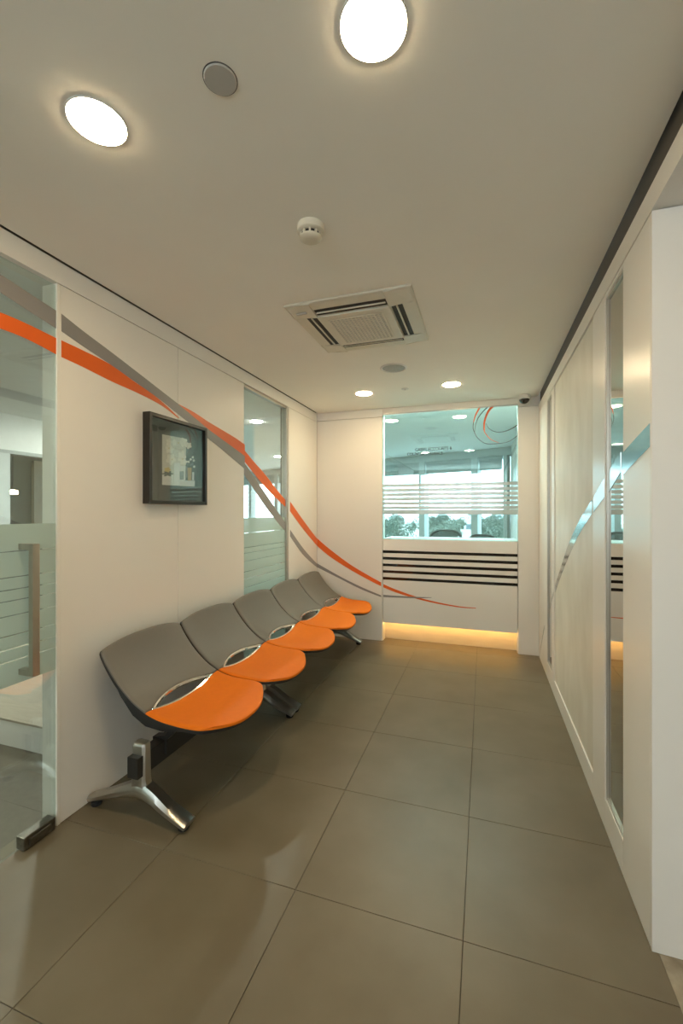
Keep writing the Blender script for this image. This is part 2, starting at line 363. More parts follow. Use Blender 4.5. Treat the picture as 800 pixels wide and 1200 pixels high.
seg_ribbon(z8([(429, 911), (550, 980), (650, 1030), (746, 1071)]), z8([(429, 930), (550, 991), (650, 1041), (746, 1079)]), M['grey_v'], wb_)

# partition glass above the counter
SILL = 1.112
w1 = struct('window_1', bx(GL + 0.004, GR - 0.004, BY + 0.010, BY + 0.018, SILL, TOP), M['glass_teal'], 'teal glass screen above the cash counter with white stripes')
obj('glass_edge', bx(GL, GL + 0.004, BY + 0.004, BY + 0.022, SILL, TOP), M['teal_edge'], w1)
obj('glass_edge', bx(GR - 0.004, GR, BY + 0.004, BY + 0.022, SILL, TOP), M['teal_edge'], w1)
obj('top_channel', bx(GL, GR, BY + 0.002, BY + 0.03, TOP, TOP + 0.010), M['frame_alu'], w1)
GF = BY + 0.0098
for k, zc in enumerate([1.690, 1.640, 1.592, 1.545, 1.497, 1.450, 1.405]):
    hh = 0.0165 if k < 6 else 0.024
    obj('frosted_stripe', bx(GL + 0.004, GR - 0.004, GF - 0.0014, GF - 0.0002, zc - hh, zc + hh), M['frost_w'], w1)
# curved line motif in the upper corner
def zc5(l): return [(530 + x / 8.0, 465 + y / 8.0) for x, y in l]
def line_decal(pts, w0, w1_, m, name, lay, n=28):
    P = [Vector((*on_y(px, py, GF),)) for px, py in catmull(zc5(pts), n)]
    bm = bmesh.new(); secs = []
    for i, q in enumerate(P):
        t = (P[min(i + 1, n - 1)] - P[max(i - 1, 0)]).normalized(); nrm = Vector((-t.y, t.x)); ww = (w0 + (w1_ - w0) * i / (n - 1)) / 2
        a, b = q + nrm * ww, q - nrm * ww; y = GF - 0.0002 - lay
        secs.append([(a.x, y, a.y), (b.x, y, b.y), (b.x, y - 0.0008, b.y), (a.x, y - 0.0008, a.y)])
    loft(bm, secs); obj(name, bm, m, w1)
line_decal([(262, 88), (235, 135), (210, 190), (197, 240)], 0.020, 0.006, M['orange_v'], 'orange_line', 0.001)
line_decal([(197, 240), (193, 290), (205, 330), (240, 390), (310, 438), (400, 440), (500, 428), (560, 400), (606, 364)], 0.006, 0.005, M['ink2'], 'dark_line', 0.0)
line_decal([(340, 88), (285, 140), (240, 200), (215, 270), (208, 330)], 0.010, 0.004, M['ink2'], 'dark_line', 0.002)
line_decal([(382, 85), (340, 130), (312, 190), (297, 250), (297, 318)], 0.024, 0.012, M['orange_v'], 'orange_line', 0.003)
line_decal([(297, 318), (310, 345), (360, 400), (430, 430)], 0.008, 0.004, M['orange_v'], 'orange_line', 0.003)
line_decal([(315, 250), (340, 295), (390, 325), (450, 332), (520, 315), (570, 290), (606, 266)], 0.005, 0.010, M['ink2'], 'dark_line', 0.004)
# lettering
def lettering(txt, x0, x1, zbase, capH, m, bold=0.0):
    cu = bpy.data.curves.new('lettering', 'FONT'); cu.body = txt; cu.size = 1.0; cu.extrude = 0.0; cu.offset = bold
    to = bpy.data.objects.new('lettering_tmp', cu); C.objects.link(to)
    dg = bpy.context.evaluated_depsgraph_get(); me = bpy.data.meshes.new_from_object(to.evaluated_get(dg))
    bpy.data.objects.remove(to)
    bm = bmesh.new(); bm.from_mesh(me); bpy.data.meshes.remove(me)
    xs = [v.co.x for v in bm.verts]; ys = [v.co.y for v in bm.verts]
    kx = (x1 - x0) / (max(xs) - min(xs)); kz = capH / (max(ys) - min(ys)); mx, my = min(xs), min(ys)
    for v in bm.verts: v.co = Vector((x0 + (v.co.x - mx) * kx, GF - 0.0004, zbase + (v.co.y - my) * kz))
    r = bmesh.ops.extrude_face_region(bm, geom=list(bm.faces))
    for v in [g for g in r['geom'] if isinstance(g, bmesh.types.BMVert)]: v.co.y -= 0.0008
    obj('lettering', bm, m, w1)
X = lambda px: on_y(px, 530, GF)[0]
ch = 0.033
lettering('CASH', X(486.3), X(497.4), 2.052, ch, M['ink'], 0.02)
lettering('COUNTER', X(477), X(497.4), 2.006, ch, M['ink'], 0.02)
lettering('ACCOUNTS &', X(501), X(529.5), 2.052, ch, M['ink2'], 0.008)
lettering('FINANCE', X(501), X(518.6), 2.006, ch, M['ink2'], 0.008)
obj('lettering_divider', bx(X(499), X(499.4), GF - 0.0012, GF - 0.0004, 2.002, 2.086), M['ink2'], w1)

# cash counter
sc = root('service_counter', ((GL + GR) / 2, BY + 0.2, 0), 'white cash counter with dark slots and warm glowing toe recess', 'counter')
slz = [(0.989, 0.959), (0.917, 0.887), (0.845, 0.815), (0.773, 0.743), (0.699, 0.669)]
edges = [SILL - 0.002]
for a, b in slz: edges += [a, b]
edges += [0.205]
fp = None
for k in range(0, len(edges), 2):
    o = obj('front_panel', bx(GL + 0.003, GR - 0.003, BY + 0.002, BY + 0.022, edges[k + 1], edges[k]), M['gloss'], sc)
    fp = o
for a, b in slz:
    obj('slot_glass', bx(GL + 0.003, GR - 0.003, BY + 0.008, BY + 0.021, b + 0.0005, a - 0.0005), M['slit'], sc)
obj('carcass', bx(GL + 0.003, GR - 0.003, BY + 0.0225, BY + 0.13, 0.225, SILL - 0.03), M['joint'], sc)
obj('worktop', bx(GL + 0.003, GR - 0.003, BY + 0.024, BY + 0.46, SILL - 0.0295, SILL + 0.006), M['white'], sc, bevel=0.003)
obj('toe_recess', bx(GL + 0.003, GR - 0.003, BY + 0.125, BY + 0.145, 0.0, 0.2245), M['beige'], sc)
obj('recess_side', bx(GL - 0.0, GL + 0.0025, BY + 0.03, BY + 0.124, 0.0, 0.22), M['white'], sc)
obj('recess_side', bx(GR - 0.0025, GR, BY + 0.03, BY + 0.124, 0.0, 0.22), M['white'], sc)
obj('led_strip', bx(GL + 0.01, GR - 0.01, BY + 0.035, BY + 0.060, 0.216, 0.2235), M['led'], sc)
def cb(l): return [(440 + x / 4.0, 590 + y / 4.0) for x, y in l]
bm = bmesh.new(); f2 = fB(-0.0018)
ribbon(bm, cb([(36, 378), (100, 405), (200, 440), (300, 465), (400, 483), (470, 489)]), cb([(36, 393), (100, 419), (200, 449), (300, 472), (400, 488), (470, 492)]), f2, d=(0, -T1, 0)); obj('orange_ribbon', bm, M['orange_v'], sc)
bm = bmesh.new(); ribbon(bm, cb([(36, 428), (100, 433), (200, 438), (262, 440)]), cb([(36, 438), (100, 441), (200, 444), (262, 442)]), fB(-0.0012), d=(0, -T1, 0)); obj('grey_ribbon', bm, M['grey_v'], sc)

# ---------------------------------------------------------------- right wall
RE = 1.62                                      # where the right wall ends at the lobby opening
wr_ = struct('wall_right', bx(WRX + 0.032, WRX + 0.13, RE, BY + 0.03, 0, HC + 0.05), M['wall'], 'white panelled right wall with mirror strips and silver ribbon')
RT = 2.368
def rp(name, y0, y1, z0, z1, m, x0=0.0, bev=0.0015, x1=0.031): return obj(name, bx(WRX + x0, WRX + x1, y0, y1, z0, z1), m, wr_, bevel=bev)
rp('wall_panel', RE, 1.905, 0.002, RT, M['gloss'])
rp('wall_panel', 2.165, 2.385, 0.002, RT, M['gloss'])
rp('wall_panel', 3.60, 3.735, 0.002, RT, M['gloss'])
rp('wall_panel', 3.985, BY - 0.0005, 0.002, RT, M['gloss'])
for a, b in ((1.9065, 2.1635), (3.7365, 3.9835)):
    rp('base_rail', a, b, 0.002, 0.135, M['gloss'], 0.0)
    rp('top_rail', a, b, 2.350, RT, M['gloss'], 0.0)
    rp('mirror_strip', a + 0.012, b - 0.012, 0.147, 2.338, M['mirror'], 0.012, 0.0)
    rp('mirror_frame', a, a + 0.012, 0.136, 2.349, M['frame_alu'], 0.004, 0.001)
    rp('mirror_frame', b - 0.012, b, 0.136, 2.349, M['frame_alu'], 0.004, 0.001)
    rp('mirror_frame', a + 0.012, b - 0.012, 0.136, 0.147, M['frame_alu'], 0.004, 0.001)
    rp('mirror_frame', a + 0.012, b - 0.012, 2.338, 2.349, M['frame_alu'], 0.004, 0.001)
rp('base_rail', 2.3865, 3.5985, 0.002, 0.118, M['gloss'])
rp('textured_panel', 2.3865, 3.5985, 0.119, RT, M['plaster'], 0.008, 0.0)
obj('header_panel', bx(WRX, WRX + 0.13, -2.6, BY - 0.0005, RT + 0.004, 2.455), M['wall'], wr_)
obj('shadow_gap', bx(WRX + 0.012, WRX + 0.13, -2.6, BY - 0.0005, 2.4555, HC + 0.05), M['gap'], wr_)
obj('opening_return', bx(WRX + 0.0005, 3.2, RE - 0.012, RE - 0.0005, 0.0, RT), M['wall'], wr_)
obj('return_core', bx(WRX + 0.135, 3.2, RE, RE + 0.08, 0.0, 2.66), M['wall'], wr_)
obj('wall_panel', bx(WRX, WRX + 0.13, -2.6, -1.3, 0.0, RT + 0.003), M['wall'], wr_)
# silver ribbon on the right wall
def z7(l): return [(625 + x / 3.333, 440 + y / 3.333) for x, y in l]
fR = lambda e: (lambda px, py: (WRX + e, *on_x(px, py, WRX + e)))
def rrib(up, lo, e):
    bm = bmesh.new(); ribbon(bm, z7(up), z7(lo), fR(e), d=(-T1, 0, 0)); obj('silver_ribbon', bm, M['silver_v'], wr_)
rrib([(455, 186), (400, 245), (346, 305)], [(455, 278), (400, 335), (346, 392)], -0.0003)
rrib([(340, 300), (312, 345), (286, 390)], [(340, 378), (312, 425), (286, 470)], 0.0115)
rrib([(277, 402), (255, 438), (234, 477)], [(277, 476), (255, 505), (234, 535)], -0.0003)
rrib([(229, 485), (180, 565), (140, 652), (110, 740), (82, 828)], [(229, 540), (180, 618), (145, 690), (114, 765), (84, 848)], 0.0075)
rrib([(78, 845), (70, 872), (64, 893)], [(78, 858), (70, 888), (64, 912)], -0.0003)
rrib([(42, 975), (32, 1035), (22, 1095)], [(42, 990), (32, 1045), (22, 1100)], -0.0003)

# end of the corridor behind the viewer and the side lobby
wf = struct('wall_front', bx(WLX - 0.09, 3.2, -2.7, -2.6, 2.42, 2.70), M['wall'], 'white wall with an added window closing the corridor end')
for a, b in ((WLX - 0.09, -1.70), (0.40, 1.70), (2.1, 3.2)): obj('wall_pier', bx(a, b, -2.7, -2.6, 0, 2.42), M['wall'], wf)
wlb = struct('wall_lobby', bx(3.2, 3.3, -2.7, 1.70, 2.42, 2.70), M['wall'], 'plain white lobby wall')
obj('wall_pier', bx(3.2, 3.3, -2.7, 1.70, 0, 2.42), M['wall'], wlb)
obj('wall_dado', bx(-1.70, 0.40, -2.7, -2.6, 0, 1.45), M['wall'], wf)
w6 = struct('added_window', bx(-1.70, 0.40, -2.66, -2.65, 1.45, 2.42), M['glass_win'], 'wide high level window added at the corridor end for daylight')  # unseen window added for daylight fill, set high to keep reflections clear
for x in (-1.70, -0.70, 0.34): obj('window_frame', bx(x, x + 0.06, -2.69, -2.61, 1.45, 2.42), M['mull'], w6)
struct('window_7', bx(1.70, 2.1, -2.66, -2.65, 0.0, 2.42), M['glass_win'], 'tall clear lobby window')

# ---------------------------------------------------------------- offices behind the glass
FQ, FD = Vector((0.30, 8.0)), Vector((-0.931, 0.365))     # window facade line
FN = Vector((0.365, 0.931))
def fpt(k, o=0.0): q = FQ + FD * k + FN * o; return q.x, q.y
def fbox(k0, k1, o0, o1, z0, z1):
    bm = bmesh.new(); P = [fpt(k0, o0), fpt(k1, o0), fpt(k1, o1), fpt(k0, o1)]
    loft(bm, [[(x, y, z0) for x, y in P], [(x, y, z1) for x, y in P]]); return bm
KE = 10.2
def poly_slab(P, z0, z1):
    bm = bmesh.new(); loft(bm, [[(x, y, z0) for x, y in P], [(x, y, z1) for x, y in P]]); return bm
e0, e1 = fpt(-0.2, 0.3), fpt(KE, 0.3)
office = [(WLX - 0.10, -2.6), (WLX - 0.10, BY + 0.12), (WRX + 0.13, BY + 0.12), (WRX + 0.13, e0[1]), e1, (e1[0], -2.6)]
struct('floor_office', poly_slab(office, -0.12, -0.002), M['ocarp'], 'dark carpet of the office behind the glass')
M['cfloor'] = mat('pale_bounce_floor', (0.58, 0.56, 0.52), 0.5, var=0.04)
struct('floor_bounce', poly_slab([(WLX + 0.3, BY + 0.30), (0.45, BY + 0.30), (0.45, 7.85), fpt(2.6, -0.02)], -0.0018, 0.0), M['cfloor'], 'pale floor added to bounce light in the cashier office')  # pale surface added to bounce light up to the office ceiling
struct('ceiling_office', poly_slab(office, HC + 0.001, HC + 0.09), M['oceil'], 'white ceiling of the office behind the glass')
struct('wall_office', bx(0.455, WRX + 0.13, BY + 0.121, 8.15, 0, HC), M['wall'], 'white side wall of the cashier office')
struct('wall_office_far', bx(e1[0] - 0.1, e1[0], -2.7, e1[1] + 0.2, 0, HC), M['wall'], 'far white wall of the open office')
struct('wall_office_end', bx(e1[0], WLX - 0.10, -2.7, -2.6, 0, HC), M['wall'], 'white end wall of the open office')
struct('light_block_slab', bx(-10.5, 3.6, -3.2, 13.0, 2.72, 2.9), M['oceil'], 'slab added above the ceilings to block sky light')  # added over everything to keep sky light out of the ceiling gaps
w3 = struct('window_3', fbox(-0.17, KE, 0.0, 0.22, 0.0, 0.75), M['mull'], 'band of office windows looking onto trees')
obj('window_head', fbox(-0.17, KE, 0.0, 0.22, 2.40, 2.715), M['mull'], w3)
ks = [-0.065] + [0.489 + 1.083 * i for i in range(9)]
for i, k in enumerate(ks):
    ww = 0.03 if i == 0 else 0.062
    obj('mullion', fbox(k - ww, k + ww, -0.02, 0.16, 0.75, 2.40), M['mull'], w3)
for a, b in zip(ks, ks[1:]):
    obj('pane', fbox(a + (0.03 if a < 0 else 0.062), b - 0.062, 0.10, 0.106, 0.75, 2.40), M['glass_win'], w3)
for i, (a, b) in enumerate(zip(ks, ks[1:])):
    rb = root('roller_blind', (*fpt((a + b) / 2, -0.05), 2.16), 'grey roller blind partly lowered over an office window', 'blind', 'roller blinds on the office windows')
    obj('blind_cloth', fbox(a + 0.07, b - 0.07, 0.035, 0.038, 2.175, 2.34), M['blind'], rb)
    obj('blind_cassette', fbox(a + 0.066, b - 0.066, 0.012, 0.075, 2.34, 2.398), M['blind'], rb)
    obj('bottom_bar', fbox(a + 0.07, b - 0.07, 0.029, 0.044, 2.160, 2.175), M['mull'], rb)
# platform and glazed partition seen through the glass door
fpl = struct('floor_platform', bx(-4.6, WLX - 0.10, 1.80, 2.90, 0.0, 0.15), M['white'], 'low white plinth behind the glass door')
obj('platform_top', bx(-4.6, WLX - 0.10, 1.795, 2.90, 0.1502, 0.162), M['tan'], fpl)
PX = -5.2
w5 = struct('window_5', bx(PX - 0.08, PX, -2.6, 8.0, 0.0, 0.95), M['dkwall'], 'glazed office partition with pale frame')
obj('partition_head', bx(PX - 0.08, PX, -2.6, 8.0, 2.12, HC), M['oceil'], w5)
obj('frame_rail', bx(PX - 0.09, PX + 0.012, -2.6, 8.0, 2.08, 2.12), M['blind'], w5)
for y in (0.6, 1.9, 3.33, 4.95, 6.2, 7.4): obj('frame_post', bx(PX - 0.08, PX + 0.01, y, y + 0.14, 0.95, 2.08), M['mull'], w5)
struct('wall_meeting', bx(-7.6, -7.5, -2.6, 8.0, 0, HC), M['dkwall'], 'dark grey wall of the meeting room')
struct('wall_tan', bx(-7.49, -7.42, 5.36, 8.0, 0, 2.3), M['tan'], 'tan panelling in the meeting room')
pl = root('pendant_lamp', (-6.30, 4.25, 1.655), 'small glowing pendant lamp hanging beyond the glazed partition', 'lamp')
bm = bmesh.new(); lathe(bm, [(0.055, 0), (0.06, 0.015), (0.056, 0.055), (0.015, 0.065)], (-6.30, 4.25, 1.655), 20); obj('lamp_shade', bm, M['pend'], pl, smooth=True)
bm = bmesh.new(); tube(bm, [(-6.30, 4.25, 1.72), (-6.30, 4.25, HC)], 0.006); obj('cord', bm, M['black'], pl)

# ---------------------------------------------------------------- ceiling fittings
def downlight(x, y, label, group, r=0.076, z=HC, lm='lamp'):
    t = root('downlight', (x, y, z), label, 'light', group)
    bm = bmesh.new(); lathe(bm, [(r + 0.001, 0.0), (r + 0.001, -0.003), (r + 0.003, -0.003), (r + 0.005, -0.0015), (r + 0.005, 0.0)], (x, y, z), 40, cap0=False, cap1=False); obj('trim_ring', bm, M['white'], t, smooth=True)
    bm = bmesh.new(); lathe(bm, [(r, 0.0), (r, -0.0034), (r * 0.9, -0.0056), (r * 0.6, -0.0070), (r * 0.2, -0.0075)], (x, y, z - 0.0002), 40); obj('light_disc', bm, M[lm], t, smooth=True)
    return t
downlight(-1.062, 0.95, 'lit round downlight by the glass door, ahead of the smoke detector', 'corridor downlights')
downlight(-0.243, 0.965, 'lit round downlight beside the lobby opening', 'corridor downlights')
downlight(-1.080, 3.92, 'lit round downlight near the cash counter on the ribbon wall side', 'corridor downlights')
downlight(-0.270, 3.89, 'lit round downlight near the cash counter on the mirror wall side', 'corridor downlights')
downlight(2.4, -1.4, 'unseen downlight added as fill in the side lobby', 'added lobby fill lights', z=2.60)  # unseen lamp added as fill from the lobby side
for x, y in ((-2.69, 4.72), (-3.98, 7.84), (-2.69, 7.0), (-3.6, 2.9), (-4.4, 1.0), (-4.4, 4.4), (-4.4, -0.8), (-6.4, 1.6)):  # first two are seen, the others added to brighten the office
    downlight(x, y, 'lit round downlight in the office ceiling behind the glass', 'office downlights', r=0.07, z=HC + 0.0008, lm='lamp_cool')

for x in (-0.75, 0.05): downlight(x, 4.79, 'unseen fill light added over the worktop of the cash counter', 'added counter fill lights', r=0.07, z=HC + 0.0008, lm='lamp_fill')  # unseen lamps added behind the header to brighten the office ceiling
t = root('cover_plate', (-0.652, 0.957, HC), 'blank grey round cover plate between the two downlights', 'cover plate')
bm = bmesh.new(); lathe(bm, [(0.042, 0), (0.042, -0.003), (0.040, -0.005)], (-0.652, 0.957, HC), 40); obj('disc', bm, M['cap'], t, smooth=True)
bm = bmesh.new(); lathe(bm, [(0.0422, 0), (0.0422, -0.0015), (0.0445, -0.0015), (0.0445, 0)], (-0.652, 0.957, HC), 40, cap0=False, cap1=False); obj('shadow_ring', bm, M['joint'], t)

def smoke(x, y):
    t = root('smoke_detector', (x, y, HC), 'white round smoke detector with dark vents on the ceiling', 'smoke detector')
    bm = bmesh.new(); lathe(bm, [(0.052, 0), (0.054, -0.004), (0.053, -0.026), (0.049, -0.030), (0.040, -0.032)], (x, y, HC), 40); obj('base', bm, M['ac'], t, smooth=True)
    bm = bmesh.new(); lathe(bm, [(0.035, -0.032), (0.035, -0.047)], (x, y, HC), 32); obj('vent_core', bm, M['acd'], t)
    bm = bmesh.new(); lathe(bm, [(0.044, -0.047), (0.042, -0.051), (0.030, -0.058), (0.020, -0.059)], (x, y, HC), 40); obj('cap', bm, M['ac'], t, smooth=True)
    for k in range(10):
        a = 2 * math.pi * k / 10; bm = bmesh.new(); v = box(bm, 0.034, 0.043, -0.0035, 0.0035, -0.047, -0.032)
        bmesh.ops.rotate(bm, verts=v, cent=(0, 0, 0), matrix=Matrix.Rotation(a, 3, 'Z')); bmesh.ops.translate(bm, verts=v, vec=(x, y, HC)); obj('vent_rib', bm, M['ac'], t)
smoke(-0.648, 1.560)

# air-conditioning cassette
def cassette(cx, cy, W=0.70, H=0.71):
    t = root('air_conditioner', (cx, cy, HC), 'ivory four way ceiling air conditioner cassette with square grille', 'air conditioner')
    hx, hy = W / 2, H / 2
    zt, zb = HC, HC - 0.030
    def ring(pts): return [(cx + a, cy + b, z) for a, b, z in pts]
    bm = bmesh.new()
    o = [(-hx, -hy), (hx, -hy), (hx, hy), (-hx, hy)]
    def rr(d, z): return [(cx + (hx - d) * sx, cy + (hy - d) * sy, z) for sx, sy in ((-1, -1), (1, -1), (1, 1), (-1, 1))]
    loft(bm, [rr(0, zt), rr(0, zt - 0.010), rr(0.016, zt - 0.016)])
    obj('face_frame', bm, M['ac'], t, bevel=0.002)
    # corner pads, proud of the frame
    L = 0.145
    for sx in (-1, 1):
        for sy in (-1, 1):
            x0, x1 = sorted((cx + sx * (hx - L), cx + sx * (hx - 0.004))); y0, y1 = sorted((cy + sy * (hy - L), cy + sy * (hy - 0.004)))
            bm = bmesh.new(); v = box(bm, x0, x1, y0, y1, zb, zt - 0.012)
            for q in v:
                if q.co.z < zb + 0.001:
                    if abs(q.co.x - cx) > hx - 0.01: q.co.z += 0.014; 
                    if abs(q.co.y - cy) > hy - 0.01: q.co.z += 0.012
            for q in v: q.co.z = min(q.co.z, zt - 0.0125) if q.co.z < zt - 0.012 else q.co.z
            obj('corner_pad', bm, M['ac'], t, bevel=0.003)
    # outlet slots with swing louvres
    g0, g1 = 0.135, 0.045
    for ax in (0, 1):
        for s in (-1, 1):
            hh = hy if ax == 0 else hx; ln = (hx if ax == 0 else hy) - L - 0.004
            def bb(a0, a1, l, z0, z1):
                lo, hi = sorted((s * (hh - a0), s * (hh - a1)))
                return bx(cx - l, cx + l, cy + lo, cy + hi, z0, z1) if ax == 0 else bx(cx + lo, cx + hi, cy - l, cy + l, z0, z1)
            sl = obj('outlet_slot', bb(0.135, 0.074, ln, zt - 0.0185, zt - 0.0155), M['acd'], t)
            bm = bb(0.108, 0.100, ln - 0.006, zt - 0.025, zt - 0.019); obj('louvre_edge', bm, M['ac'], sl)
            # curved outer lip
            bm = bmesh.new(); secs = []
            for e in (-ln, ln):
                pr = [(0.074, zt - 0.0155), (0.074, zt - 0.0170), (0.060, zt - 0.0175), (0.030, zt - 0.0185), (0.006, zt - 0.0165), (0.016, zt - 0.0155)]
                secs.append([((cx + e, cy + s * (hh - a), z) if ax == 0 else (cx + s * (hh - a), cy + e, z)) for a, z in pr])
            loft(bm, secs); obj('louvre', bm, M['ac'], sl)
    # centre intake grille
    gx, gy = hx - 0.140, hy - 0.140
    gfr = obj('grille_frame', bx(cx - gx, cx + gx, cy - gy, cy + gy, zb - 0.001, zt - 0.014), M['ac'], t, bevel=0.004)
    ix, iy = gx - 0.055, gy - 0.050
    obj('grille_back', bx(cx - ix, cx + ix, cy - iy, cy + iy, zb - 0.0022, zb - 0.0008), M['cap'], gfr)
    n = 14
    for k in range(n + 1):
        y = cy - iy + 2 * iy * k / n; obj('grille_bar', bx(cx - ix, cx + ix, y - 0.004, y + 0.004, zb - 0.006, zb - 0.002), M['ac'], gfr)
        x = cx - ix + 2 * ix * k / n; obj('grille_bar', bx(x - 0.004, x + 0.004, cy - iy, cy + iy, zb - 0.0055, zb - 0.002), M['ac'], gfr)
    obj('name_badge', bx(cx - hx + 0.045, cx - hx + 0.105, cy - hy + 0.070, cy - hy + 0.082, zb - 0.0005, zb + 0.008), M['cap'], t)
cassette(-0.688, 2.465)

t = root('ceiling_speaker', (-0.669, 3.30, HC), 'round white rimmed ceiling speaker behind the air conditioner', 'speaker')
bm = bmesh.new(); lathe(bm, [(0.088, 0), (0.088, -0.005), (0.095, -0.009), (0.106, -0.003), (0.106, 0)], (-0.669, 3.30, HC), 40, cap0=False, cap1=False); obj('rim', bm, M['white'], t, smooth=True)
bm = bmesh.new(); lathe(bm, [(0.088, 0), (0.088, -0.003), (0.05, -0.006), (0.01, -0.007)], (-0.669, 3.30, HC), 40); obj('grille', bm, M['spk'], t, smooth=True)
t = root('sprinkler_cover', (-0.685, 3.90, HC), 'small flat ceiling sprinkler cover between two downlights', 'sprinkler')
bm = bmesh.new(); lathe(bm, [(0.034, 0), (0.034, -0.003), (0.030, -0.005)], (-0.685, 3.90, HC), 28); obj('cover', bm, M['white'], t, smooth=True)
bm = bmesh.new(); lathe(bm, [(0.012, -0.005), (0.012, -0.011), (0.006, -0.013)], (-0.685, 3.90, HC), 20); obj('stem', bm, M['white'], t, smooth=True)

cxx, cyy = 0.372, 4.465
t = root('security_camera', (cxx, cyy, HC), 'white dome security camera with dark lens in the ceiling corner', 'camera')
bm = bmesh.new(); lathe(bm, [(0.052, 0), (0.056, -0.006), (0.056, -0.036), (0.050, -0.044)], (cxx, cyy, HC), 32); obj('housing', bm, M['white'], t, smooth=True)
bm = bmesh.new(); lathe(bm, [(0.046, -0.044)] + [(0.046 * math.cos(a), -0.044 - 0.042 * math.sin(a)) for a in (0.25, 0.55, 0.85, 1.15, 1.4)], (cxx, cyy, HC), 32); obj('dome', bm, M['slit'], t, smooth=True)

# ---------------------------------------------------------------- beam seating
EDGE = [(.085, .748), (.130, .678), (.195, .602), (.275, .535), (.355, .492), (.435, .470), (.525, .461), (.615, .458), (.672, .450)]
CENT = [(.080, .776), (.116, .692), (.172, .602), (.250, .522), (.340, .470), (.430, .446), (.540, .438), (.650, .440), (.745, .424)]
def curve_at(pts, v):
    u = max(0, min(1, v)) * (len(pts) - 1); i = min(int(u), len(pts) - 2); t = u - i
    P = [pts[max(i - 1, 0)], pts[i], pts[i + 1], pts[min(i + 2, len(pts) - 1)]]
    return [0.5 * (2 * P[1][k] + (P[2][k] - P[0][k]) * t + (2 * P[0][k] - 5 * P[1][k] + 4 * P[2][k] - P[3][k]) * t * t + (3 * P[1][k] - P[0][k] - 3 * P[2][k] + P[3][k]) * t ** 3) for k in (0, 1)]
HWID = 0.2755
def wid(v):
    if v < 0.05: return HWID - 0.018 * (1 - v / 0.05) ** 2
    if v > 0.82: return HWID - 0.050 * ((v - 0.82) / 0.18) ** 2.5
    return HWID
def surf(u, v, w_=None):
    e, c = curve_at(EDGE, v), curve_at(CENT, v); k = abs(u) ** 2.5
    return Vector((c[0] + (e[0] - c[0]) * k, u * (w_ or wid(v)), c[1] + (e[1] - c[1]) * k))
def nrm(u, v):
    h = 0.01; a = surf(min(u + h, 1), v, HWID) - surf(max(u - h, -1), v, HWID); b = surf(u, min(v + h, 1), HWID) - surf(u, max(v - h, 0), HWID)
    n = b.cross(a); n.normalize(); return n if n.z > 0 else -n
VJ, UH, AU, AD = 0.500, 0.84, 0.072, 0.036
def lens(u, a): return a * max(0.0, 1 - (abs(u) / UH) ** 2.2)
def samples(n):
    m = [k / n for k in range(n + 1)]; return [0, 0.010, 0.028] + m[1:-1] + [0.972, 0.990, 1]
def patch(bm, va, vb, n_in, n_out, puff, nu=22, nv=18, us_=1.0):
    """solid pad between va(u) and vb(u), from offset n_in below to n_out above the seat surface"""
    us = [us_ * (-1 + 2 * s_) for s_ in samples(nu)]; ts = samples(nv); top = []; bot = []
    for i, u in enumerate(us):
        tr, br = [], []
        for j, t_ in enumerate(ts):
            v = va(u) + (vb(u) - va(u)) * t_; p_ = surf(u, v); n_ = nrm(u, v)
            b = min(i, len(us) - 1 - i, j, len(ts) - 1 - j); o = n_out - puff * (1.0 if b == 0 else 0.35 if b == 1 else 0.08 if b == 2 else 0.0)
            tr.append(bm.verts.new(p_ + n_ * o)); br.append(bm.verts.new(p_ + n_ * n_in))
        top.append(tr); bot.append(br)
    A, B = len(us), len(ts)
    for i in range(A - 1):
        for j in range(B - 1):
            bm.faces.new((top[i][j], top[i + 1][j], top[i + 1][j + 1], top[i][j + 1]))
            bm.faces.new((bot[i][j], bot[i][j + 1], bot[i + 1][j + 1], bot[i + 1][j]))
    for i in range(A - 1):
        for j in (0, B - 1): bm.faces.new((top[i][j], top[i + 1][j], bot[i + 1][j], bot[i][j]))
    for j in range(B - 1):
        for i in (0, A - 1): bm.faces.new((top[i][j], top[i][j + 1], bot[i][j + 1], bot[i][j]))
BEAM_X0, BEAM_X1, BEAM_Z0, BEAM_Z1 = 0.285, 0.345, 0.205, 0.300
